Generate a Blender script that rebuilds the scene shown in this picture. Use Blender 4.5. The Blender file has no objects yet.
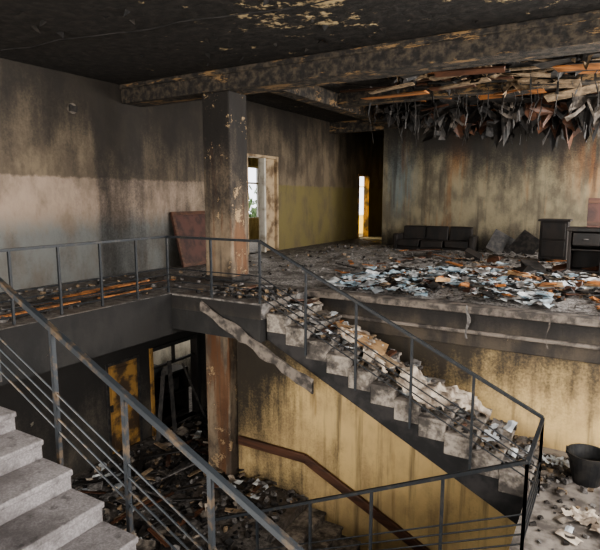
import bpy, math, random
from mathutils import Vector, Matrix, noise
random.seed(7)
R = random.uniform
SC = bpy.context.scene

def s2l(c):
    return tuple(((v/255)/12.92 if v/255 <= 0.04045 else ((v/255+0.055)/1.055)**2.4) for v in c)+(1,)

# ---------------------------------------------------------------- materials
class NT:
    def __init__(s, name):
        s.m = bpy.data.materials.new(name); s.m.use_nodes = True
        s.t = s.m.node_tree; s.b = s.t.nodes['Principled BSDF']
        s.geo = s.t.nodes.new('ShaderNodeNewGeometry')
        s.sep = s.t.nodes.new('ShaderNodeSeparateXYZ'); s.t.links.new(s.geo.outputs['Position'], s.sep.inputs[0])
    def link(s, a, b): s.t.links.new(a, b)
    def noise(s, scale, detail=6, stretch=None, rough=0.6, off=(0, 0, 0)):
        n = s.t.nodes.new('ShaderNodeTexNoise'); n.inputs['Scale'].default_value = scale
        n.inputs['Detail'].default_value = detail; n.inputs['Roughness'].default_value = rough
        mp = s.t.nodes.new('ShaderNodeMapping'); mp.inputs['Location'].default_value = off
        if stretch: mp.inputs['Scale'].default_value = stretch
        s.link(s.geo.outputs['Position'], mp.inputs['Vector']); s.link(mp.outputs[0], n.inputs['Vector'])
        return n.outputs['Fac']
    def rng(s, v, a, b, c=0.0, d=1.0, smooth=True):
        n = s.t.nodes.new('ShaderNodeMapRange'); n.clamp = True
        if smooth: n.interpolation_type = 'SMOOTHSTEP'
        s.link(v, n.inputs[0])
        for i, x in enumerate((a, b, c, d)): n.inputs[i+1].default_value = x
        return n.outputs[0]
    def math(s, op, a, b):
        n = s.t.nodes.new('ShaderNodeMath'); n.operation = op
        for i, x in enumerate((a, b)):
            if isinstance(x, (int, float)): n.inputs[i].default_value = x
            else: s.link(x, n.inputs[i])
        return n.outputs[0]
    def blob(s, cx, cy, cz, r0, r1, sc=(1, 1, 1)):
        mp = s.t.nodes.new('ShaderNodeVectorMath'); mp.operation = 'SUBTRACT'; s.link(s.geo.outputs['Position'], mp.inputs[0]); mp.inputs[1].default_value = (cx, cy, cz)
        ml = s.t.nodes.new('ShaderNodeVectorMath'); ml.operation = 'MULTIPLY'; s.link(mp.outputs[0], ml.inputs[0]); ml.inputs[1].default_value = sc
        ln = s.t.nodes.new('ShaderNodeVectorMath'); ln.operation = 'LENGTH'; s.link(ml.outputs[0], ln.inputs[0])
        return s.rng(ln.outputs['Value'], r0, r1, 1, 0)
    def mix(s, f, a, b):
        n = s.t.nodes.new('ShaderNodeMix'); n.data_type = 'RGBA'
        if isinstance(f, (int, float)): n.inputs[0].default_value = f
        else: s.link(f, n.inputs[0])
        for i, x in ((6, a), (7, b)):
            if isinstance(x, tuple): n.inputs[i].default_value = x
            else: s.link(x, n.inputs[i])
        return n.outputs[2]
    def done(s, col, rough=0.85, bump=None, strength=0.4, dist=0.02, metal=0.0):
        if isinstance(col, tuple): s.b.inputs['Base Color'].default_value = col
        else: s.link(col, s.b.inputs['Base Color'])
        s.b.inputs['Roughness'].default_value = rough; s.b.inputs['Metallic'].default_value = metal
        if bump is not None:
            n = s.t.nodes.new('ShaderNodeBump'); n.inputs['Strength'].default_value = strength
            n.inputs['Distance'].default_value = dist
            s.link(bump, n.inputs['Height']); s.link(n.outputs[0], s.b.inputs['Normal'])
        return s.m

def simple(name, c1, c2, scale=6, rough=0.8, lo=0.4, hi=0.62, stretch=None, metal=0.0, bump=0.3, dist=0.01):
    n = NT(name); a = n.noise(scale, 8, stretch)
    return n.done(n.mix(n.rng(a, lo, hi), s2l(c1), s2l(c2)), rough, a, bump, dist, metal)

def wall_mat(name, base1, base2, soot=(30, 27, 25), zs=(1.5, 4.0), bias=0.0, peel=None, peel_t=0.66, streak=None,
             streak_t=(0.56, 0.7), streak_a=.75, dado=None, yshade_soot=None, low_soot=None, blobs=(), sootblobs=(), maxsoot=.96, cloud=1.0):
    n = NT(name)
    big = n.noise(0.5, 4); mid = n.noise(2.2, 9, stretch=(1, 1, .55), off=(3, 7, 1)); fine = n.noise(9, 8, off=(11, 2, 5))
    drip = n.noise(1.0, 9, stretch=(4.5, 4.5, .45), off=(2, 2, 7)); grit = n.noise(26, 6, rough=.7, off=(1, 5, 2))
    col = n.mix(n.rng(mid, .38, .62), s2l(base1), s2l(base2))
    z = n.sep.outputs[2]; y = n.sep.outputs[1]
    for (bx, by, bz, r0, r1, sc, c) in blobs:
        f = n.math('MULTIPLY', n.blob(bx, by, bz, r0, r1, sc), n.rng(drip, .38, .56, .05, .8))
        col = n.mix(f, col, s2l(c))
    if dado:
        zd, d1, d2, ya, yb, d3 = dado
        zz = n.math('ADD', z, n.math('MULTIPLY', fine, 0.14))
        dcol = n.mix(n.rng(n.math('ADD', z, n.math('MULTIPLY', mid, .8)), 1.3, 1.9), s2l(d2), s2l(d1))
        dcol = n.mix(n.rng(y, ya, yb), dcol, s2l(d3))
        dcol = n.mix(n.rng(mid, .40, .72, 0, .65), dcol, s2l(base2))
        col = n.mix(n.rng(zz, zd, zd+.06), dcol, col)
    if streak:
        st = n.noise(1.0, 7, stretch=(3.2, 3.2, .35), off=(5, 1, 0))
        col = n.mix(n.rng(st, streak_t[0], streak_t[1], 0, streak_a), col, s2l(streak))
        st2 = n.noise(1.0, 7, stretch=(5, 5, .3), off=(1, 8, 0))
        col = n.mix(n.rng(st2, .5, .72, 0, .7), col, s2l((58, 52, 46)))
    g = n.rng(z, zs[0], zs[1], 0, 1, False)
    sv = n.math('ADD', n.math('MULTIPLY', g, 0.85), n.math('MULTIPLY', n.math('SUBTRACT', big, .5), 1.2*cloud))
    sv = n.math('ADD', sv, n.math('MULTIPLY', n.math('SUBTRACT', mid, .5), .5*cloud))
    sv = n.math('ADD', sv, n.math('MULTIPLY', n.math('SUBTRACT', drip, .5), .8))
    sv = n.math('ADD', sv, n.math('MULTIPLY', n.math('SUBTRACT', grit, .5), .7))
    sv = n.math('ADD', sv, bias)
    for (bx, by, bz, r0, r1, sc, a) in sootblobs:
        sv = n.math('ADD', sv, n.math('MULTIPLY', n.blob(bx, by, bz, r0, r1, sc), a))
    if yshade_soot:
        for (a, b, amt) in yshade_soot: sv = n.math('ADD', sv, n.rng(y, a, b, 0, amt))
    if low_soot:
        sv = n.math('ADD', sv, n.rng(z, low_soot[0], low_soot[1], low_soot[2], 0))
    f = n.rng(sv, 0.05, .95, 0, maxsoot)
    col = n.mix(f, col, s2l(soot))
    if peel:
        pk = n.noise(1.9, 14, off=(9, 4, 2), rough=.78)
        col = n.mix(n.rng(pk, peel_t, peel_t+.02, 0, .85), col, s2l(peel))
        col = n.mix(n.math('MULTIPLY', n.rng(pk, peel_t-.03, peel_t-.01, 0, .5), n.rng(pk, peel_t-.01, peel_t, 1, 0)), col, s2l((20, 19, 18)))
    return n.done(col, .8, n.math('ADD', fine, mid), .35, .03)

M = {}
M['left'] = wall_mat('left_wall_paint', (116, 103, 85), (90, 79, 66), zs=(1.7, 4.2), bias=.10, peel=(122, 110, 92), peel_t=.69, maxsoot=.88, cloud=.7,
                     dado=(2.08, (156, 138, 122), (106, 107, 104), 9.5, 13.5, (112, 102, 66)), yshade_soot=((7.3, 7.5, .5), (8.5, 8.8, -.25), (11.5, 13.5, -.34)))  # early Y bands paint the pilaster's shade into the colour; last thins soot
M['back'] = wall_mat('back_wall_paint', (128, 119, 97), (96, 89, 74), zs=(1.7, 4.4), bias=.12, peel=(140, 128, 102), peel_t=.68, maxsoot=.92, cloud=.9,
                     streak=(118, 80, 46), streak_t=(.56, .72), streak_a=.55, low_soot=(0, 1.1, .6),
                     blobs=((-6.5, 17.6, 2.4, .2, .8, (1, 1, .4), (104, 114, 114)), (.1, 17.6, 3.3, .4, 2.2, (1, 1, .8), (160, 100, 46)), (-4.6, 17.6, 3.2, .1, .8, (1.4, 1, .6), (134, 92, 50))),
                     sootblobs=((-4.0, 17.6, 4.0, .5, 2.0, (.5, 1, 1), .35),))
M['yellow'] = wall_mat('yellow_wall_paint', (208, 180, 128), (184, 158, 114), zs=(-1.9, -.25), bias=.03, peel=(140, 122, 92), peel_t=.7,
                       streak=(126, 98, 60), streak_t=(.58, .74),
                       sootblobs=((-6.3, 8.2, -1.6, .2, 1.9, (1, 1, .8), .9), (-5.4, 8.2, -4.5, .2, 1.7, (1, 1, 1), .7), (-3.4, 8.2, -1.0, .2, 1.5, (.6, 1, 1), .6)))
M['lower'] = wall_mat('lower_wall_paint', (96, 88, 76), (70, 65, 58), zs=(-3.7, -1.6), bias=.35, peel=(120, 114, 100), peel_t=.67)
M['white'] = wall_mat('white_plaster', (216, 208, 190), (188, 180, 162), zs=(-1.5, 4), bias=.0, peel=(150, 140, 120), low_soot=(-4, -2.3, 1.0))
M['outer'] = wall_mat('outer_wall_paint', (140, 130, 112), (120, 112, 98), zs=(1.5, 4.5), bias=.1)
M['warm'] = wall_mat('warm_wall_paint', (238, 212, 120), (220, 196, 110), zs=(2.5, 5), bias=-.3)
M['column'] = wall_mat('column_paint', (136, 120, 100), (82, 72, 62), zs=(.6, 3.2), bias=.12, peel=(164, 140, 108), peel_t=.575, maxsoot=.97,
                       streak=(104, 66, 38), streak_t=(.5, .6))
M['fascia'] = wall_mat('burnt_fascia', (76, 67, 56), (46, 42, 38), zs=(-.45, -.1), bias=.1, peel=(112, 98, 78), peel_t=.64)
M['fascial'] = wall_mat('charred_fascia', (42, 40, 38), (26, 25, 24), zs=(-.5, .6), bias=.1, peel=(84, 75, 63), peel_t=.66)

def ceil_mat():
    n = NT('charred_ceiling')
    a = n.noise(3.2, 14, rough=.78); b = n.noise(.5, 4, off=(3, 3, 3)); c = n.noise(7, 8)
    col = n.mix(n.rng(c, .4, .65), s2l((32, 30, 29)), s2l((54, 50, 47)))
    d = n.math('ADD', a, n.math('MULTIPLY', n.math('SUBTRACT', b, .5), .4))
    d = n.math('ADD', d, n.math('MULTIPLY', n.blob(-3.9, 6.0, 4, .3, 2.1, (1, 1, 1)), .07))
    d = n.math('ADD', d, n.math('MULTIPLY', n.blob(-.2, 6.6, 4, .3, 1.6, (1, 1, 1)), .08))
    col = n.mix(n.rng(d, .64, .655), col, s2l((190, 168, 130)))
    return n.done(col, .7, n.math('ADD', a, c), .8, .05)
M['ceiling'] = ceil_mat()
def beam_mat():
    n = NT('charred_beam')
    a = n.noise(2.6, 14, (0.5, 1.5, 2.5), rough=.75); c = n.noise(8, 8); z = n.sep.outputs[2]
    col = n.mix(n.rng(c, .4, .65), s2l((38, 35, 33)), s2l((80, 71, 60)))
    a2 = n.math('ADD', a, n.rng(z, 3.84, 3.95, 0, .07))
    a2 = n.math('ADD', a2, n.rng(z, 3.62, 3.68, .06, 0))
    col = n.mix(n.rng(a2, .61, .65), col, s2l((134, 108, 76)))
    return n.done(col, .8, n.math('ADD', a, c), .8, .05)
M['beam'] = beam_mat()

def floor_mat():
    n = NT('ash_covered_floor')
    a = n.noise(1.3, 10); b = n.noise(9, 10, off=(4, 4, 4), rough=.7)
    col = n.mix(n.rng(b, .38, .64), s2l((58, 55, 53)), s2l((126, 121, 116)))
    col = n.mix(n.rng(a, .45, .68, 0, .7), col, s2l((100, 90, 80)))
    return n.done(col, .7, b, .8, .03)
M['floor'] = floor_mat()
def ash_mat():
    n = NT('ash_and_char')
    a = n.noise(1.6, 10); b = n.noise(18, 12, off=(4, 4, 4), rough=.78)
    col = n.mix(n.rng(b, .40, .58), s2l((54, 51, 49)), s2l((164, 159, 154)))
    col = n.mix(n.rng(a, .48, .66, 0, .75), col, s2l((68, 62, 57)))
    return n.done(col, .6, b, .9, .03)
M['ash'] = ash_mat()
def step_mat():
    n = NT('terrazzo_step')
    a = n.noise(2.0, 10, rough=.7); b = n.noise(60, 3); c = n.noise(10, 8, off=(3, 1, 2))
    col = n.mix(n.rng(b, .4, .65), s2l((134, 129, 128)), s2l((156, 151, 150)))
    col = n.mix(n.rng(a, .42, .66, 0, .6), col, s2l((84, 78, 76)))
    col = n.mix(n.rng(c, .55, .72, 0, .6), col, s2l((62, 58, 56)))
    return n.done(col, .7, c, .3, .02)
M['step'] = step_mat()
def stepd():
    n = NT('sooty_step')
    a = n.noise(2.6, 10, rough=.7); c = n.noise(10, 8, off=(3, 1, 2))
    col = n.mix(n.rng(c, .4, .65), s2l((156, 147, 136)), s2l((108, 100, 92)))
    col = n.mix(n.rng(a, .42, .60, 0, .85), col, s2l((50, 46, 44)))
    return n.done(col, .85, c, .4, .02)
M['stepd'] = stepd()
M['landing'] = simple('dusty_landing', (136, 128, 119), (84, 78, 73), 4, .85, lo=.38, hi=.62)
M['side'] = simple('sooty_stringer', (24, 23, 23), (50, 47, 46), 3)
M['plaster'] = simple('broken_plaster', (114, 105, 96), (60, 55, 51), 6)
M['rail'] = simple('dark_steel', (34, 38, 42), (62, 58, 53), 12, .5, metal=.1, bump=.1, lo=.5, hi=.7)
M['railn'] = simple('worn_steel', (52, 56, 60), (98, 84, 68), 9, .45, metal=.2, bump=.1, lo=.5, hi=.68)
M['brown'] = simple('brown_wood', (92, 62, 46), (64, 44, 34), 4, .5, stretch=(.3, 1, 3))
M['maroon'] = simple('maroon_panel', (82, 54, 46), (58, 40, 36), 4, .6)
M['orange'] = simple('raw_timber', (178, 118, 68), (108, 74, 46), 3, .8, stretch=(.4, 3, 3))
M['char'] = simple('charred_wood', (26, 25, 24), (56, 51, 47), 8, .7)
M['dark'] = simple('scorched_dark_wood', (34, 27, 22), (16, 14, 13), 5, .65, stretch=(1, 1, .4))
M['grey'] = simple('grey_debris', (118, 114, 110), (70, 66, 64), 10)
M['tan'] = simple('tan_debris', (138, 118, 94), (92, 79, 64), 9)
M['paper'] = simple('pale_paper', (220, 222, 220), (154, 158, 162), 5, .8, lo=.35, hi=.65)
M['paperb'] = simple('blue_paper', (132, 154, 166), (182, 194, 200), 5, .8)
M['paperd'] = simple('scorched_paper', (128, 119, 108), (52, 47, 44), 5, .8)
M['cloth'] = simple('dirty_cloth', (198, 185, 168), (116, 103, 90), 4, .9, lo=.38, hi=.62)
M['cloth2'] = simple('tan_cloth', (172, 140, 102), (124, 98, 72), 4, .9)
M['whitep'] = simple('white_gloss_paint', (190, 184, 172), (140, 130, 116), 4, .5, lo=.45, hi=.75)
M['beigep'] = simple('scorched_beige_paint', (168, 148, 120), (104, 86, 66), 3, .6, lo=.42, hi=.65)
M['black'] = simple('melted_plastic', (20, 20, 22), (40, 40, 42), 5, .35)
M['door'] = simple('yellow_door_paint', (152, 116, 62), (66, 50, 34), 2.5, .6, lo=.42, hi=.58)
M['grass'] = simple('grass', (74, 96, 48), (52, 72, 36), 2)
M['leaf'] = simple('tree_leaves', (130, 150, 104), (86, 108, 70), 6)
M['bark'] = simple('tree_bark', (80, 66, 52), (56, 46, 36), 6)
M['iron'] = simple('blackened_bucket', (26, 27, 29), (48, 46, 44), 7, .55, metal=.1)

# ---------------------------------------------------------------- mesh builder
class MB:
    def __init__(s): s.v = []; s.f = []; s.mi = []; s.mats = []
    def m(s, key):
        mt = M[key]
        if mt not in s.mats: s.mats.append(mt)
        return s.mats.index(mt)
    def poly(s, pts, faces, key):
        o = len(s.v); k = s.m(key)
        s.v += [tuple(p) for p in pts]
        for f in faces: s.f.append([o+i for i in f]); s.mi.append(k)
    def box(s, x0, x1, y0, y1, z0, z1, key, mat=None, jit=0):
        p = [(x, y, z) for z in (z0, z1) for y in (y0, y1) for x in (x0, x1)]
        if jit: p = [(a+R(-jit, jit), b+R(-jit, jit), c+R(-jit, jit)) for a, b, c in p]
        if mat is not None: p = [mat @ Vector(q) for q in p]
        s.poly(p, [(0, 2, 3, 1), (4, 5, 7, 6), (0, 1, 5, 4), (2, 6, 7, 3), (0, 4, 6, 2), (1, 3, 7, 5)], key)
    def cyl(s, a, b, r, key, n=10, r2=None):
        a = Vector(a); b = Vector(b); d = (b-a); r2 = r if r2 is None else r2
        q = d.to_track_quat('Z', 'Y').to_matrix()
        pts = []
        for i in range(n):
            t = 2*math.pi*i/n; w = q @ Vector((math.cos(t), math.sin(t), 0))
            pts += [a+w*r, b+w*r2]
        fs = [(2*i, (2*i+2) % (2*n), (2*i+3) % (2*n), 2*i+1) for i in range(n)]
        fs += [tuple(2*i for i in range(n))[::-1], tuple(2*i+1 for i in range(n))]
        s.poly(pts, fs, key)
    def bar(s, a, b, w, h, key):
        a = Vector(a); b = Vector(b); d = (b-a).normalized()
        sd = d.cross(Vector((0, 0, 1)))
        if sd.length < 1e-4: sd = Vector((1, 0, 0))
        sd.normalize(); up = sd.cross(d)
        pts = []
        for e in (a, b):
            for i, j in ((-1, -1), (1, -1), (1, 1), (-1, 1)): pts.append(e+sd*i*w/2+up*j*h/2)
        s.poly(pts, [(3, 2, 1, 0), (4, 5, 6, 7), (0, 1, 5, 4), (1, 2, 6, 5), (2, 3, 7, 6), (3, 0, 4, 7)], key)
    def obj(s, name, bevel=0, smooth=False, parent=None):
        me = bpy.data.meshes.new(name); me.from_pydata(s.v, [], s.f)
        for mt in s.mats: me.materials.append(mt)
        me.polygons.foreach_set('material_index', s.mi)
        if smooth: me.polygons.foreach_set('use_smooth', [True]*len(me.polygons))
        me.update()
        o = bpy.data.objects.new(name, me); SC.collection.objects.link(o)
        if bevel:
            b = o.modifiers.new('bevel', 'BEVEL'); b.width = bevel; b.segments = 2; b.limit_method = 'ANGLE'
        if parent: o.parent = parent
        return o

def cells(mb, axis, c0, c1, a0, a1, z0, z1, holes, key):
    A = sorted({a0, a1, *[v for h in holes for v in h[:2] if a0 < v < a1]})
    Z = sorted({z0, z1, *[v for h in holes for v in h[2:] if z0 < v < z1]})
    for i in range(len(A)-1):
        for j in range(len(Z)-1):
            ca = (A[i]+A[i+1])/2; cz = (Z[j]+Z[j+1])/2
            if any(h[0] < ca < h[1] and h[2] < cz < h[3] for h in holes): continue
            if axis == 'x': mb.box(c0, c1, A[i], A[i+1], Z[j], Z[j+1], key)
            else: mb.box(A[i], A[i+1], c0, c1, Z[j], Z[j+1], key)
def wall(name, *a):
    mb = MB(); cells(mb, *a); return mb.obj(name)

LX = -9.25; RX = 2.6; YB = 17.6; YF = 8.2; YN = 1.1
# ---------------------------------------------------------------- shell
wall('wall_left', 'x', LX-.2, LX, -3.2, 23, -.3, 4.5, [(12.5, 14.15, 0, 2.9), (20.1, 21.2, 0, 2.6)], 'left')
w_open = [(2.0, 7.4, -1.0, 3.4), (9.4, 12.2, .9, 3.4), (13.4, 16.6, .9, 3.4), (-2.4, .6, .9, 3.4)]
wall('wall_right', 'x', RX, RX+.3, -3.2, YB+.2, -6.5, 4.5, w_open, 'outer')
n_open = [(-8.5, -5.3, .9, 3.4), (-4.2, -1.0, .9, 3.4), (-8.5, -5.3, -3.2, -1.0), (-4.2, -1.0, -3.2, -1.0)]
wall('wall_near', 'y', -3.2, -3.0, LX, RX, -6.5, 4.5, n_open, 'outer')
wall('wall_back', 'y', YB, YB+.2, -7.15, RX, -.3, 4.5, [], 'back')
mb = MB(); mb.box(LX, -7.15, YB, YB+.2, 3.95, 4.34, 'beam'); mb.obj('trim_hall_lintel')
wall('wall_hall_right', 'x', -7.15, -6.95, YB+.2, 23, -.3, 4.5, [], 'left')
wall('wall_hall_end', 'y', 23, 23.2, -12.6, -6.95, -.3, 4.5, [(-11.4, -9.9, .8, 2.8)], 'warm')
wall('wall_outer_left', 'x', -12.8, -12.6, 10.5, 23.2, -.3, 4.5, [(15.7, 18.0, .8, 2.9), (19.8, 22.4, .8, 2.9)], 'white')
wall('wall_room_divider', 'y', 18.9, 19.05, -12.6, LX-.2, -.3, 4.5, [], 'warm')
wall('wall_room_near', 'y', 10.5, 10.65, -12.6, LX-.2, -.3, 4.5, [], 'white')
mb = MB()
mb.box(LX, -6.62, -3, 23, -.25, 0, 'floor')
mb.box(-6.62, RX, YF, YB, -.25, 0, 'floor')
mb.box(-6.62, RX, -3, YN, -.25, 0, 'floor')
mb.box(-6.62, -4.7, 6.72, YF, -.25, 0, 'floor')
mb.box(-6.62, -4.7, YN, 2.55, -.25, 0, 'floor')
mb.box(-12.6, LX, 10.6, 23, -.25, 0, 'floor')
mb.obj('floor')
mb = MB()
mb.box(LX, RX, -3, 6.7, -4.2, -4.0, 'floor'); mb.box(LX, -4.7, 6.7, 14, -4.2, -4.0, 'floor'); mb.box(-12.6, LX, 5, 14, -4.2, -4.0, 'floor')
mb.obj('floor_lower')
mb = MB()
mb.box(-6.95, -6.60, -3, YF+.0, -.72, -.252, 'fascial'); mb.box(-6.62, -6.60, 2.55, 6.72, -.252, -.01, 'fascial')
mb.box(-6.66, -4.72, 6.70, 7.0, -.62, -.252, 'fascial'); mb.box(-6.6, -4.72, 6.70, 6.719, -.25, -.03, 'fascia')
mb.box(-6.66, -4.9, 2.25, 2.5, -.62, -.252, 'fascia')
mb.obj('trim_floor_edge_beam')
mb = MB()
mb.box(-4.7, RX, YF-.08, YF+.2, -.36, .0, 'fascia'); mb.box(-4.7, RX, YF-.16, YF+.1, -.08, .03, 'plaster')
mb.box(-4.7, RX, YF-.12, YF+.1, -.40, -.34, 'plaster')
mb.box(-4.7, RX, YF-.03, YF+.2, -.62, -.36, 'fascia')
mb.obj('trim_platform_edge_beam', bevel=.015)
mb = MB(); mb.box(LX, RX, -3, 8.3, 4.0, 4.25, 'ceiling'); mb.box(-12.6, RX, 8.3, 23.2, 4.35, 4.5, 'ceiling')
mb.obj('ceiling')
mb = MB(); mb.box(LX, RX, -3, 1.0, -.5, -.25, 'ceiling'); mb.box(LX, -6.95, 1.2, 14, -.4, -.25, 'ceiling'); mb.box(-10.8, LX, 5, 14, -.4, -.25, 'ceiling'); mb.obj('ceiling_lower')
mb = MB(); mb.box(LX, RX, 8.12, 8.7, 3.62, 4.35, 'beam'); mb.box(LX, RX, 8.07, 8.12, 3.9, 4.0, 'beam'); mb.obj('ceiling_beam', bevel=.02)
mb = MB(); mb.box(-6.95, -6.55, 8.7, YB, 3.98, 4.35, 'beam'); mb.obj('ceiling_beam.001', bevel=.02)
mb = MB(); mb.box(-6.55, RX, 12.9, 13.3, 4.02, 4.35, 'beam'); mb.obj('ceiling_beam.002', bevel=.02)

wall('wall_stairwell_rear', 'y', YF, YF+.25, -6.35, RX, -6.5, -.25, [], 'yellow')
wall('wall_left_lower', 'x', LX-.2, LX, -3.2, 14, -4.2, -.25, [(7.35, 8.3, -4, -1.9), (8.6, 10.3, -4, -1.85), (3.9, 5.0, -4, -1.9)], 'lower')
wall('wall_lower_room', 'x', -11.0, -10.8, 5, 14, -4.2, -.25, [], 'white')
wall('wall_lower_rear', 'y', 13.5, 13.7, -10.8, -6.35, -4.2, -.25, [], 'lower')
wall('wall_basement', 'y', 6.62, 6.7, -4.7, RX, -6.5, -4.2, [], 'lower')
mb = MB(); mb.box(-4.7, RX, 6.7, YF, -6.7, -6.5, 'floor'); mb.obj('floor_basement')

mb = MB(); mb.box(-7.04, -6.38, 8.13, 8.69, 0, 3.62, 'column')
mb.box(-7.06, -6.36, 8.11, 8.71, 0, .12, 'char')
mb.obj('concrete_column', bevel=.03)
mb = MB(); mb.box(-7.0, -6.4, 8.0, 8.6, -4.0, -.25, 'column'); mb.obj('concrete_column.001', bevel=.03)

# ---------------------------------------------------------------- stairs
T = .36; H = .165; X0 = -4.7
def flight(name, x0, sx, z0, y0, y1, n, h, key, nose=.03, depth=.6):
    mb = MB()
    for i in range(n):
        xa = x0+sx*i*T; xb = x0+sx*(i+1)*T; z = z0-(i+1)*h
        a, b = sorted((xa, xb))
        if i < n-1:
            if sx > 0: mb.box(a, b+nose, y0, y1, z-.05, z, key)
            else: mb.box(a-nose, b, y0, y1, z-.05, z, key)
            mb.box(a+.001, b, y0+.02, y1-.0, z-.3, z-.05, key)
    xe = x0+sx*(n-1)*T; ze = z0-(n-1)*h
    for ya, yb in ((y0+.03, y0+.2), (y1-.2, y1-.005)):
        prof = [(x0, z0-.3), (x0, z0-h-.02), (xe, ze-h-.02), (xe, ze-depth-.15), (x0, z0-depth)]
        pts = [(x, ya, z) for x, z in prof]+[(x, yb, z) for x, z in prof]
        k = len(prof)
        mb.poly(pts, [tuple(range(k)), tuple(range(k, 2*k))[::-1]]+[(i, i+k, (i+1) % k+k, (i+1) % k) for i in range(k)], 'side')
    pts = [(x0, y0+.1, z0-.3), (xe, y0+.1, ze-.45), (xe, y1-.1, ze-.45), (x0, y1-.1, z0-.3)]
    mb.poly(pts, [(0, 1, 2, 3)], 'side')
    return mb.obj(name, bevel=.012)
flight('stair_flight', X0, 1, 0, 6.82, YF-.165, 12, H, 'stepd')
flight('stair_flight.001', X0, 1, 0, YN+.02, 2.5, 12, H, 'step')
XL = X0+11*T; ZL = -12*H
flight('stair_flight.002', XL, -1, ZL, 3.95, 5.4, 12, .168, 'step')
flight('stair_flight.003', X0, 1, -4.0, 6.72, YF-.005, 13, .17, 'stepd')
mb = MB(); mb.box(XL-.0, RX-.002, YN, YF-.002, ZL-.06, ZL, 'landing'); mb.box(XL, RX-.002, YN, YF-.002, ZL-.4, ZL-.06, 'side')
mb.obj('stair_landing')

mb = MB()
N = 16; pts = []
for i in range(N+1):
    x = -5.9+i*(2.15/N); zt = -.06-(x+5.9)*.47; wdt = .2*(1-.3*abs(i/N-.4))+R(-.05, .05)
    for dy in (0, .05): pts += [(x, 6.64+dy, zt+R(-.03, .03)), (x, 6.64+dy, zt-wdt)]
fs = []
for i in range(N):
    o = 4*i; fs += [(o, o+1, o+5, o+4), (o+2, o+6, o+7, o+3), (o, o+4, o+6, o+2), (o+1, o+3, o+7, o+5)]
mb.poly(pts, fs, 'plaster'); mb.obj('broken_plaster_edge')

# ---------------------------------------------------------------- railings
def railing(name, segs, key, h=.95, bars=(.10, .21, .32, .43), top=(.05, .045), br=.011, pr=.018):
    mb = MB(); done = set()
    for p0, p1, n, drop in segs:
        a = Vector(p0); b = Vector(p1); up = Vector((0, 0, 1))
        mb.bar(a+up*h, b+up*h, top[0], top[1], key)
        for q in bars: mb.cyl(a+up*q, b+up*q, br, key, 6)
        for i in range(n+1):
            p = a.lerp(b, i/n); k = tuple(round(c, 2) for c in p)
            if k in done: continue
            done.add(k); mb.bar(p-up*drop, p+up*h, pr*2, pr*2, key)
    return mb.obj(name)
sl = H/T
def fz(x): return -(x-X0)*sl
yr = 6.76
xe = XL+.12
railing('stair_railing', [((-6.72, 3.0-.45, 0), (-6.72, 6.76, 0), 6, .02),
                          ((-6.72, yr, 0), (-4.76, yr, 0), 2, .02),
                          ((-4.76, yr, -.0), (xe, yr, ZL+.02), 5, .32),
                          ((xe, yr, ZL), (xe, 5.5, ZL), 1, .0)], 'rail', h=.98, top=(.042, .038), br=.0095, pr=.016)
yn = 2.62
railing('stair_railing.001', [((-6.72, yn, 0), (-4.76, yn, 0), 2, .02),
                              ((-4.76, yn, 0), (xe, yn, ZL), 5, .32)], 'railn', h=.98, top=(.046, .044), br=.0095)
railing('stair_railing.002', [((xe, 5.5, ZL), (-4.8, 5.5, -4.0), 5, .1)], 'rail', h=1.0, top=(.042, .038), br=.0095, pr=.016)
railing('stair_railing.003', [((xe, 3.85, ZL), (-4.8, 3.85, -4.0), 5, .1)], 'rail', h=1.0)
mb = MB()
pl = [(-6.3, -3.2), (-4.75, -3.2), (-1.9, -4.5), (-.4, -5.2)]
for (a, c), (b, d) in zip(pl, pl[1:]): mb.bar((a, YF-.05, c), (b+.02, YF-.05, d), .07, .17, 'brown')
mb.obj('wall_handrail', bevel=.01)

# ---------------------------------------------------------------- windows
def window(name, axis, c, a0, a1, z0, z1, nv=3):
    mb = MB()
    def bx(p, q, r, s):
        if axis == 'x': mb.box(c-.04, c+.04, p, q, r, s, 'whitep')
        else: mb.box(p, q, c-.04, c+.04, r, s, 'whitep')
    bx(a0, a0+.07, z0, z1); bx(a1-.07, a1, z0, z1); bx(a0+.07, a1-.07, z0, z0+.07); bx(a0+.07, a1-.07, z1-.07, z1)
    for i in range(1, nv):
        x = a0+(a1-a0)*i/nv; bx(x-.03, x+.03, z0+.07, z1-.07)
    zz = z0+(z1-z0)*.68; bx(a0+.07, a1-.07, zz-.03, zz+.03)
    mb.obj(name)
k = 1
for h in w_open: window('window_%d' % k, 'x', RX+.15, *h); k += 1
for h in n_open: window('window_%d' % k, 'y', -3.1, *h); k += 1
window('window_%d' % k, 'x', -12.7, 15.7, 18.0, .8, 2.9); k += 1
window('window_%d' % k, 'x', -12.7, 19.8, 22.4, .8, 2.9); k += 1
window('window_%d' % k, 'y', 23.1, -11.4, -9.9, .8, 2.8, 2)

# ---------------------------------------------------------------- doors
mb = MB()
mb.box(LX-.19, LX+.04, 12.50, 12.57, 0, 2.9, 'beigep'); mb.box(LX-.19, LX+.04, 14.08, 14.15, 0, 2.9, 'beigep')
mb.box(LX-.19, LX+.04, 12.57, 14.08, 2.82, 2.9, 'beigep'); mb.box(LX-.19, LX+.04, 13.38, 13.46, 0, 2.82, 'whitep')
mb.box(LX-.12, LX-.07, 13.46, 14.08, .02, 2.82, 'beigep')
for z in (.2, 1.15, 2.05): mb.box(LX-.07, LX-.05, 13.56, 14.0, z, z+.7, 'beigep')
mb.obj('door_1', bevel=.008)
mb = MB()
mb.box(LX-.19, LX+.05, 20.1, 20.17, 0, 2.6, 'door'); mb.box(LX-.19, LX+.05, 21.13, 21.2, 0, 2.6, 'door'); mb.box(LX-.19, LX+.05, 20.17, 21.13, 2.53, 2.6, 'door'); mb.obj('door_2')
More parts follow.
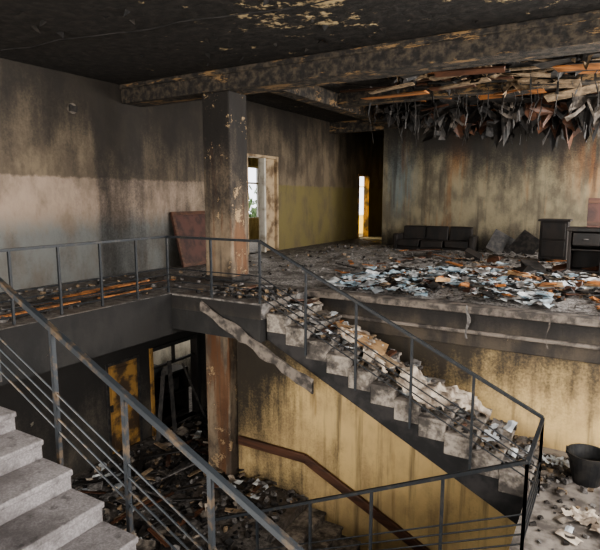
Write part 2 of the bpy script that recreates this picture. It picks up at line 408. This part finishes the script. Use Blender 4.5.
mb = MB()
mb.box(LX-.06, LX+.02, 7.35, 7.42, -4, -1.9, 'char'); mb.box(LX-.06, LX+.02, 8.23, 8.3, -4, -1.9, 'char'); mb.box(LX-.06, LX+.02, 7.42, 8.23, -1.97, -1.9, 'char')
mb.box(LX-.05, LX, 7.42, 8.23, -3.98, -1.97, 'door')
for z in (-3.8, -2.8): mb.box(LX-.0, LX+.02, 7.5, 8.16, z, z+.75, 'door')
mb.box(LX+.0, LX+.03, 7.43, 7.5, -3.0, -2.85, 'char')
mb.obj('door_3', bevel=.008)
mb = MB(); mb.box(LX-.08, LX-.02, 3.9, 5.0, -3.98, -1.9, 'char'); mb.box(LX-.02, LX+.01, 4.0, 4.9, -2.9, -2.05, 'grey'); mb.box(LX-.02, LX+.01, 4.0, 4.9, -3.8, -3.1, 'char'); mb.obj('door_4', bevel=.006)
mb = MB()   # charred frame of the lower double doorway
mb.box(LX-.18, LX+.04, 8.6, 8.7, -4, -1.85, 'door'); mb.box(LX-.18, LX+.04, 10.2, 10.3, -4, -1.85, 'dark'); mb.box(LX-.18, LX+.04, 8.7, 10.2, -1.95, -1.85, 'dark')
mb.box(LX-.1, LX-.02, 8.7, 10.2, -2.42, -2.36, 'dark'); mb.box(LX-.1, LX-.02, 9.42, 9.48, -2.36, -1.95, 'dark')
mb.obj('door_5', bevel=.008)

# ---------------------------------------------------------------- furniture
def RM(loc, rz=0, rx=0, ry=0):
    return Matrix.Translation(loc) @ Matrix.Rotation(rz, 4, 'Z') @ Matrix.Rotation(ry, 4, 'Y') @ Matrix.Rotation(rx, 4, 'X')
mb = MB(); m = RM((-8.85, 10.05, 0), 0, 0, math.radians(-15))
mb.box(-.02, .02, -.65, .65, 0, 1.35, 'maroon', m); 
for a, b, c, d in ((-.65, .65, 0, .08), (-.65, .65, 1.27, 1.35), (-.65, -.57, .08, 1.27), (.57, .65, .08, 1.27)): mb.box(.02, .045, a, b, c, d, 'brown', m)
mb.obj('wooden_panel')
mb = MB(); mb.box(-.95, 1.3, 12.5, 13.3, .95, 1.02, 'dark')
mb.box(-.9, -.84, 12.55, 13.25, 0, .95, 'dark'); mb.box(1.2, 1.26, 12.55, 13.25, 0, .95, 'dark'); mb.box(-.3, -.24, 12.55, 13.25, 0, .95, 'dark')
mb.box(-.24, 1.2, 13.15, 13.2, .35, .95, 'dark'); mb.box(-.84, -.3, 13.15, 13.2, .1, .95, 'dark')
mb.box(-.84, -.3, 12.55, 13.15, .55, .58, 'dark'); mb.box(-.84, -.3, 12.55, 13.15, .1, .13, 'dark')
mb.box(-.82, -.32, 12.52, 12.56, .66, .92, 'dark'); mb.box(-.62, -.52, 12.50, 12.52, .78, .80, 'grey')
mb.obj('burnt_desk', bevel=.01)
mb = MB(); m = RM((.25, 13.0, 1.022), .1, math.radians(-8))
mb.box(-.85, .65, -.03, .03, 0, .62, 'maroon', m); mb.box(-.85, .65, -.045, -.03, .5, .58, 'brown', m); mb.box(-.85, .65, -.045, -.03, .04, .12, 'brown', m); mb.obj('drawer_front')
mb = MB(); mb.box(-1.75, -1.1, 15.0, 15.6, .08, 1.05, 'dark'); mb.box(-1.8, -1.05, 14.95, 15.65, 1.05, 1.1, 'dark')
for x in (-1.72, -1.2):
    for y in (15.03, 15.5): mb.box(x, x+.07, y, y+.07, 0, .08, 'dark')
for z in (.15, .6): mb.box(-1.7, -1.15, 14.97, 15.0, z, z+.4, 'dark')
mb.obj('burnt_cabinet', bevel=.012)
mb = MB()
for i in range(3):
    x = -6.1+i*.75
    mb.box(x, x+.73, 16.9, 17.05, .12, .74, 'dark', jit=.03); mb.box(x, x+.73, 16.3, 16.9, .12, .34, 'dark', jit=.025)
mb.box(-6.25, -6.1, 16.3, 17.0, .02, .5, 'dark', jit=.02); mb.box(-3.86, -3.7, 16.3, 17.0, .02, .5, 'dark', jit=.02)
mb.box(-6.1, -3.9, 16.35, 16.95, .02, .12, 'dark')
mb.obj('burnt_sofa', bevel=.03)
mb = MB()
for x, r in ((-3.1, .35), (-2.5, -.4)):
    m = RM((x, 16.6, 0), r, math.radians(-25), math.radians(30)); mb.box(-.35, .35, -.015, .015, 0, .7, 'char', m)
mb.obj('charred_board')
def bucket(name, x, y, z):
    mb = MB(); n = 28; rings = [(.165, 0), (.2, .18), (.235, .38), (.25, .385), (.25, .4), (.228, .4), (.19, .18), (.155, .02)]
    pts = [(x+r*math.cos(2*math.pi*i/n), y+r*math.sin(2*math.pi*i/n), z+h) for r, h in rings for i in range(n)]
    fs = [(j*n+i, j*n+(i+1) % n, (j+1)*n+(i+1) % n, (j+1)*n+i) for j in range(len(rings)-1) for i in range(n)]
    fs += [tuple(range(n))[::-1], tuple(range((len(rings)-1)*n, len(rings)*n))]
    mb.poly(pts, fs, 'iron')
    pr = None
    for i in range(13):
        t = math.pi*i/12; p = (x+.25*math.cos(t), y-.22*math.sin(t)*.9, z+.39-.1*math.sin(t))
        if pr: mb.cyl(pr, p, .006, 'iron', 6)
        pr = p
    for sx in (-1, 1): mb.box(x+sx*.24-.015, x+sx*.24+.015, y-.03, y+.03, z+.34, z+.42, 'iron')
    return mb.obj(name)
bucket('metal_bucket', -.13, 7.42, ZL)
mb = MB()
for y in (8.75, 10.1): mb.box(-9.95, -9.5, y, y+.06, -4, -2.75, 'dark')
for z in (-3.9, -3.35, -2.8): mb.box(-9.95, -9.5, 8.81, 10.1, z, z+.05, 'dark')
mb.box(-9.96, -9.93, 8.81, 10.1, -3.9, -2.8, 'dark')
mb.box(-9.9, -9.55, 8.9, 9.3, -2.75, -2.5, 'black', jit=.04); mb.box(-9.85, -9.6, 9.5, 9.9, -3.3, -3.0, 'char', jit=.03); mb.box(-9.85, -9.6, 8.9, 9.3, -3.85, -3.5, 'char', jit=.03)
mb.obj('burnt_shelf_unit')
mb = MB()
for (y, L, t) in ((8.9, 1.7, .12), (10.0, 1.5, -.2), (8.35, 1.5, .3)):
    mb.bar((-8.8, y, -3.97), (-9.15, y+t*2, -3.97+L), .1, .05, 'char')
mb.obj('leaning_charred_timbers')
mb = MB(); mb.cyl((-7.6, 3.9, 4.0), (-7.6, 3.9, 3.93), .1, 'grey', 20); mb.cyl((-7.6, 3.9, 3.93), (-7.6, 3.9, 3.86), .06, 'char', 16)
for a in range(3): mb.cyl((-7.6, 3.9, 3.9), (-7.6+.18*math.cos(a*2.1), 3.9+.18*math.sin(a*2.1), 3.92), .012, 'char', 6)
mb.obj('ceiling_lamp_base')
mb = MB(); mb.cyl((LX+.0, 6.9, 3.35), (LX+.04, 6.9, 3.35), .1, 'plaster', 16); mb.box(LX+.04, LX+.06, 6.82, 6.98, 3.3, 3.4, 'char', jit=.02); mb.obj('wall_junction_box')

# ---------------------------------------------------------------- ceiling laths + hanging char
mb = MB()
for i in range(34):
    y = 8.9+i*.25+R(-.04, .04)
    if 12.8 < y < 13.4: continue
    x = -5.9+R(-.6, 2)
    while x < RX:
        L = R(.6, 2.8); x2 = min(x+L, RX)
        if R(0, 1) < .85:
            kk = random.choice(['orange', 'orange', 'char', 'brown', 'tan', 'char'])
            mb.bar((x, y, 4.28+R(-.06, 0)), (x2, y+R(-.05, .05), 4.28+R(-.2, 0)), .13, .03, kk)
        x = x2+R(.02, .4)
for i in range(46):
    x = R(-4.8, 1.6); y = R(9.4, 16); m = RM((x, y, R(3.9, 4.2)), R(-.35, .35), R(-.35, .1), R(-.16, .16))
    L = R(.6, 1.7); w = R(.1, .4); mb.box(-L/2, L/2, -w/2, w/2, 0, .02, random.choice(['orange', 'brown', 'tan', 'char', 'char']), m, jit=.03)
mb.obj('exposed_ceiling_lath')
mb = MB()
def torn(x, y, z, L, w, ang, key):
    nu, nv = 7, 9; pts = []; sway = R(-.25, .25); sy = R(-.35, .25); se = R(0, 99)
    ca, sa = math.cos(ang), math.sin(ang)
    for i in range(nv+1):
        t = i/nv
        for j in range(nu+1):
            s = j/nu-.5
            lx = s*w*(1+.15*t)+sway*t*t+.1*noise.noise(Vector((s*6, t*5, se+8))); ly = sy*t+.6*noise.noise(Vector((s*3, t*2.2, se+5)))*w
            lz = -L*t*(1+1.0*noise.noise(Vector((s*5.5, 0, se+2))))
            pts.append((x+ca*lx-sa*ly, y+sa*lx+ca*ly, z+lz))
    n1 = nu+1
    fs = [(i*n1+j, i*n1+j+1, (i+1)*n1+j+1, (i+1)*n1+j) for i in range(nv) for j in range(nu) if not (i > 3 and R(0, 1) < .2)]
    mb.poly(pts, fs, key)
for i in range(170):
    x = R(-6.0, RX-.6); y = R(14.4, 17.0)
    torn(x, y, 4.33, R(.35, .95)*(.45+.6*min(1, max(0, (x+6.3)/3))), R(.4, 1.3), R(-.9, .9), random.choice(['char', 'char', 'side', 'char', 'brown', 'side', 'plaster']))
for i in range(60):
    x = R(-5.4, RX-.6); y = R(9.2, 14.5)
    torn(x, y, 4.33, R(.1, .42), R(.3, .9), R(-.9, .9), random.choice(['char', 'char', 'side', 'tan']))
for i in range(120):
    x = R(-5.8, RX-.3); y = R(12, 17.0); p = Vector((x, y, 4.3))
    for k2 in range(5):
        q = p+Vector((R(-.07, .07), R(-.05, .05), -R(.08, .28))); mb.bar(p, q, R(.012, .05), .008, 'char'); p = q
mb.obj('hanging_charred_lining')
mb = MB()
for i in range(60):
    x = R(-7.5, -1); y = R(2.5, 7.8); a = R(0, 6.28); s = R(.05, .13)
    p = [(x, y, 3.995), (x+s*math.cos(a), y+s*math.sin(a), 3.995), (x+s*math.cos(a+.9), y+s*math.sin(a+.9), 3.995-s*.6)]
    mb.poly(p, [(0, 1, 2)], random.choice(['char', 'char', 'side']))
mb.obj('peeling_ceiling_paint')
mb = MB(); pr = None
for i in range(20):
    p = (-8.8+i*.35, 5.2+.05*math.sin(i)+i*.05, 3.97+.01*math.sin(i*2))
    if pr: mb.cyl(pr, p, .008, 'side', 6)
    pr = p
mb.obj('ceiling_cable')

# ---------------------------------------------------------------- rubble
def chunk(mb, x, y, z, s, key, flat=1.0):
    m = RM((x, y, z+s*.3*flat), R(0, 6.28), R(-.4, .4), R(-.4, .4))
    a, b, c = s*R(.5, 1), s*R(.4, 1), s*R(.25, .7)*flat
    mb.box(-a/2, a/2, -b/2, b/2, -c/2, c/2, key, m, jit=s*.14)
def plank(mb, x, y, z, L, w, key, rz=None, tilt=.1):
    m = RM((x, y, z+.02), R(0, 6.28) if rz is None else rz, R(-.15, .15), R(-tilt, tilt))
    mb.box(-L/2, L/2, -w/2, w/2, 0, .02, key, m, jit=.008)
def sheet(mb, x, y, z, s, key, tilt=.35):
    m = RM((x, y, z), R(0, 6.28), R(-tilt, tilt), R(-tilt, tilt)); c = R(-.15, .25)*s; w = s*R(.5, .75); sh = R(-.25, .25)
    pts = []
    for i in range(5):
        for j in range(3):
            u = i/4-.5; v = j/2-.5
            pts.append(m @ Vector((u*s+sh*v*w+R(-.04, .04)*s, v*w+R(-.05, .05)*s, c*u*u*2+.06*s*math.sin(v*5+s*9)+s*.04*R(-1, 1))))
    mb.poly(pts, [(3*i+j, 3*i+j+1, 3*i+j+4, 3*i+j+3) for i in range(4) for j in range(2)], key)
def hz(x, y):
    n = noise.fractal(Vector((x*.8, y*.8, 3)), 1, 2, 5)
    e = min(1, max(0, (y-YF-.15)/.8))*min(1, max(0, (YB-y)/.3))*min(1, max(0, (x+8.6)/1.5))
    m = .03+.09*math.exp(-((y-10.0)/1.6)**2)*min(1, max(0, (x+4.5)/2))
    return max(-.01, (m+n*.05)*e)
mb = MB(); nx, ny = 130, 100; pts = []
for j in range(ny+1):
    for i in range(nx+1):
        x = -8.8+(RX-.02+8.8)*i/nx; y = YF+.25+(YB-.05-YF-.25)*j/ny
        pts.append((x, y, hz(x, y)+.02*noise.noise(Vector((x*6, y*6, 1)))*(1 if y > YF+.3 else 0)-.003))
def incol(i, j):
    x = -8.8+(RX+8.78)*(i+.5)/nx; y = YF+.25+(YB-YF-.3)*(j+.5)/ny
    return -7.1 < x < -6.3 and y < 8.75
mb.poly(pts, [(j*(nx+1)+i, j*(nx+1)+i+1, (j+1)*(nx+1)+i+1, (j+1)*(nx+1)+i) for j in range(ny) for i in range(nx) if not incol(i, j)], 'ash')
for i in range(1700):
    x = R(-8.6, 2.3); y = R(YF+.35, 17.2)
    if -7.2 < x < -6.2 and y < 8.9: continue
    if x < -4.2 and R(0, 1) < .65: continue
    chunk(mb, x, y, hz(x, y), R(.02, .10), random.choice(['char', 'char', 'grey', 'tan', 'ash', 'grey']), .8)
for i in range(95):
    x = R(-5.6, 1.8); y = R(YF+.9, 16.0); plank(mb, x, y, hz(x, y)+.02, R(.25, 1.0), R(.04, .12), random.choice(['char', 'char', 'orange', 'orange', 'brown', 'grey']), None, .08)
for i in range(16):
    x = R(-3.5, 1.2); y = R(11.3, 14.5); chunk(mb, x, y, hz(x, y), R(.25, .5), random.choice(['char', 'dark', 'brown']), .7)
for i in range(260):
    x = R(-4.2, 1.2); y = R(8.6, 11); chunk(mb, x, y, hz(x, y)+.06, R(.06, .2), random.choice(['char', 'char', 'dark', 'brown', 'orange']), .5)
mb.obj('fire_rubble')
mb = MB()
for i in range(2000):
    x = R(-4.6, 1.4); y = YF+.4+abs(random.gauss(0, 1))*1.5
    if y > 14: continue
    nn = noise.noise(Vector((x*1.1, y*1.5, 4)))
    if nn < -.12: continue
    if x < -3.4 and R(0, 1) < .4: continue
    light = y < 11.4 and nn > -.03
    kk = random.choice(['paper', 'paper', 'paper', 'paperb', 'paperb', 'paperd', 'grey'] if light else ['paper', 'paperd', 'paperd', 'grey', 'paperb', 'tan', 'char'])
    sheet(mb, x, y, hz(x, y)+R(.03, .12), R(.1, .36), kk, .18)
mb.obj('scattered_papers')
mb = MB()
for (x, y, w, d, rz) in ((-.9, 9.3, .4, .25, .3), (-.2, 9.8, .35, .25, -.4), (-1.5, 10.4, .4, .25, 1.0), (-2.6, 9.2, .25, .2, .6)):
    m = RM((x, y, hz(x, y)+.12), rz, R(-.15, .15), R(-.2, .2)); mb.box(-w/2, w/2, -d/2, d/2, 0, .04, 'cloth2', m, jit=.03); mb.box(-w/2+.05, w/2-.1, -d/2, d/2-.05, .045, .07, 'orange', m, jit=.03)
mb.obj('scorched_folders')
def sz(x):
    if x < X0: return 0
    i = int((x-X0)/T); return max(ZL, -(i+1)*H)
mb = MB()
for i in range(700):
    x = R(-6.3, -.3); y = R(6.95, 7.95); chunk(mb, x, y, sz(x), R(.03, .11), random.choice(['grey', 'tan', 'char', 'grey', 'plaster', 'char']))
for i in range(150):
    x = R(-4.6, -.8); y = R(7.05, 7.85); sheet(mb, x, y, sz(x)+.05, R(.12, .3), random.choice(['paper', 'paperd', 'cloth', 'paperd', 'grey']), .4)
for i in range(14):
    x = R(-6.2, -1.2); y = R(7.1, 7.85); plank(mb, x, y, sz(x)+.04, R(.3, .6), R(.05, .14), random.choice(['orange', 'tan', 'grey', 'brown']), R(-.3, .3)+1.57, .1)
mb.obj('stair_rubble')
mb = MB()
for i in range(260):
    x = R(XL+.1, 2.4); y = R(5.0, 8.0); chunk(mb, x, y, ZL, R(.02, .09), random.choice(['grey', 'tan', 'grey', 'char', 'char']))
for i in range(26):
    x = R(-.4, 1.4); y = R(5.6, 7.8); sheet(mb, x, y, ZL+.05, R(.1, .3), random.choice(['paper', 'cloth', 'paperd', 'paperd']), .15)
mb.obj('landing_rubble')
mb = MB()
for i in range(240): chunk(mb, R(-9.05, -6.9), R(1, 8.0), 0, R(.03, .1), random.choice(['char', 'grey', 'tan', 'char', 'grey']))
for i in range(14): plank(mb, R(-7.8, -7.0), R(3.5, 7.0), .03, R(.8, 2.0), R(.04, .09), random.choice(['orange', 'orange', 'tan', 'char']), 1.57+R(-.06, .06), .02)
mb.obj('corridor_rubble')
mb = MB()
for i in range(2200): chunk(mb, R(-9.1, -4.8), R(2.0, 11), -4, R(.03, .13), random.choice(['char', 'grey', 'ash', 'char', 'side', 'side', 'char', 'tan']))
for i in range(140): plank(mb, R(-8.5, -5.4), R(3, 10), -3.95, R(.4, 1.4), R(.05, .12), random.choice(['char', 'brown', 'char', 'grey', 'char', 'tan']), None, .15)
for i in range(170): sheet(mb, R(-9, -5), R(3, 10), -3.9, R(.12, .34), random.choice(['paperd', 'paperd', 'grey', 'paperd', 'cloth', 'paper']))
mb.obj('lower_floor_rubble')

def drape(name, x0, x1, y0, y1, key, seed, amp=.10):
    mb = MB(); nx, ny = 70, 46; pts = []; keep = []
    for j in range(ny+1):
        for i in range(nx+1):
            u = i/nx; v = j/ny; x = x0+(x1-x0)*u; y = y0+(y1-y0)*v+.12*math.sin(u*7+seed)
            b = (sz(x-.1)+sz(x+.1)+fz(x))/3
            p = Vector((x*1.6+y*1.2, y*3.4-x, seed)); f = (1-abs(noise.noise(p))*3)*.55+abs(noise.noise(p*2.3))*.9+.25*noise.noise(p*6)
            ed = min(u, 1-u, v, 1-v); ed = min(1, ed*5)
            pts.append((x, min(y, YF-.2), max(ZL, b)+.06+amp*f*(.25+.75*ed)))
            q = ((u-.5)**2+(v-.5)**2)**.5; keep.append(q < .42+.32*noise.noise(Vector((u*5, v*5, seed+9))))
    fs = []
    for j in range(ny):
        for i in range(nx):
            q = (j*(nx+1)+i, j*(nx+1)+i+1, (j+1)*(nx+1)+i+1, (j+1)*(nx+1)+i)
            if all(keep[k] for k in q): fs.append(q)
    mb.poly(pts, fs, key); return mb.obj(name, smooth=True)
drape('crumpled_sheet', -2.95, -1.25, 6.95, 8.0, 'cloth', 2.0, .14)
drape('crumpled_sheet.001', -3.9, -2.6, 6.95, 7.9, 'cloth', 5.0, .12)
mb = MB()
for (x, y, L, w, rz, k2) in ((-3.3, 7.55, .7, .5, .2, 'cloth2'), (-2.95, 7.3, .45, .3, -.3, 'tan'), (-3.6, 7.6, .5, .35, .7, 'cloth2')):
    m = RM((x, y, fz(x)+.05), rz, R(-.15, .15), math.radians(22)); mb.box(-L/2, L/2, -w/2, w/2, 0, .03, k2, m, jit=.03)
mb.obj('cardboard_pieces')
def rag(name, x, y, z, s, key, seed):
    mb = MB(); n = 24; pts = []
    for j in range(n+1):
        for i in range(n+1):
            u = i/n-.5; v = j/n-.5; f = noise.noise(Vector((u*5, v*5, seed)))
            pts.append((x+u*s+.1*f, y+v*s*.7, z+.02+abs(f)*.3*s+.08*s*abs(noise.noise(Vector((u*12, v*12, seed))))))
    fs = [(j*(n+1)+i, j*(n+1)+i+1, (j+1)*(n+1)+i+1, (j+1)*(n+1)+i) for j in range(n) for i in range(n) if ((i/n-.5)**2+(j/n-.5)**2)**.5 < .44+.12*noise.noise(Vector((i*.2, j*.2, seed)))]
    mb.poly(pts, fs, key); return mb.obj(name, smooth=True)
rag('dirty_rag', -.12, 6.45, ZL, .45, 'cloth', 3)
rag('dirty_rag.001', -.5, 7.7, ZL, .4, 'paper', 6)
for nm, xx, ww, kk in (('hanging_rag', -1.85, .02, 'grey'), ('hanging_rag.001', -.75, .008, 'plaster')):
    mb = MB(); pts = []
    for i in range(9):
        t = i/8
        for s in (-1, 1): pts.append((xx+s*(ww+.4*ww*math.sin(i+xx))+.02*math.sin(i*1.0+xx), YF-.19-.02*math.sin(i), .05-.5*t))
    mb.poly(pts, [(2*i, 2*i+1, 2*i+3, 2*i+2) for i in range(8)], kk); mb.obj(nm, smooth=True)

mb = MB(); mb.box(-60, 60, -60, 80, -7.0, -6.8, 'grass'); mb.obj('ground')
mb = MB(); mb.cyl((-18, 24, -6.8), (-18, 24, 0), .25, 'bark', 10, .15)
for i in range(500):
    a = Vector((random.gauss(0, 1), random.gauss(0, 1), random.gauss(0, 1))).normalized()*R(.4, 2.6)
    sheet(mb, -18+a.x, 24+a.y, .2+a.z*.9, R(.2, .45), 'leaf', 1.5)
mb.obj('tree')

# ---------------------------------------------------------------- light
def area(name, loc, rot, sx, sy, power, col=(1, 1, 1)):
    l = bpy.data.lights.new(name, 'AREA'); l.shape = 'RECTANGLE'; l.size = sx; l.size_y = sy; l.energy = power; l.color = col
    o = bpy.data.objects.new(name, l); SC.collection.objects.link(o); o.location = loc; o.rotation_euler = rot; return o
Hp = math.pi/2
K = 27
cool = (1, .965, .92)
def winlight_r(y0, y1, z0, z1, k=1.0): area('window_daylight', (RX+.32, (y0+y1)/2, (z0+z1)/2), (0, Hp, 0), z1-z0, y1-y0, K*k*(y1-y0)*(z1-z0), cool)
for i, h in enumerate(w_open): winlight_r(*h, k=(.85, 2.5, 2.9, 1.0)[i])
for h, kk in zip(n_open, (1.6, 1.6, 1.3, 2.0)):
    area('window_daylight', ((h[0]+h[1])/2, -3.25, (h[2]+h[3])/2), (Hp, 0, 0), h[1]-h[0], h[3]-h[2], K*kk*(h[1]-h[0])*(h[3]-h[2]), (1, .95, .88))
area('window_daylight', (-12.58, 21.1, 1.85), (0, -Hp, 0), 2.1, 2.6, 420, (1, .84, .45))
area('window_daylight', (-12.58, 16.85, 1.85), (0, -Hp, 0), 2.1, 2.3, 60, (1, .92, .8))
area('lower_room_fill', (-10.1, 12.2, -1.0), (0, 0, 0), .8, 3, 45, cool)  # added fill lamp facing down; this lower room has no window
w = bpy.data.worlds.new('World'); SC.world = w; w.use_nodes = True
bg = w.node_tree.nodes['Background']; bg.inputs[0].default_value = (.93, .93, 1, 1); bg.inputs[1].default_value = 2.2

SC.view_settings.view_transform = 'AgX'
try: SC.view_settings.look = 'AgX - Medium High Contrast'
except Exception: pass
SC.view_settings.exposure = 0.32

cd = bpy.data.cameras.new('camera'); cam = bpy.data.objects.new('camera', cd); SC.collection.objects.link(cam)
cd.sensor_width = 36; cd.lens = 534/600*36; cd.clip_start = .05; cd.clip_end = 300
cam.location = (0, 0, 1.64)
cam.rotation_euler = (math.radians(90-8.2), 0, math.radians(30.8))
SC.camera = cam
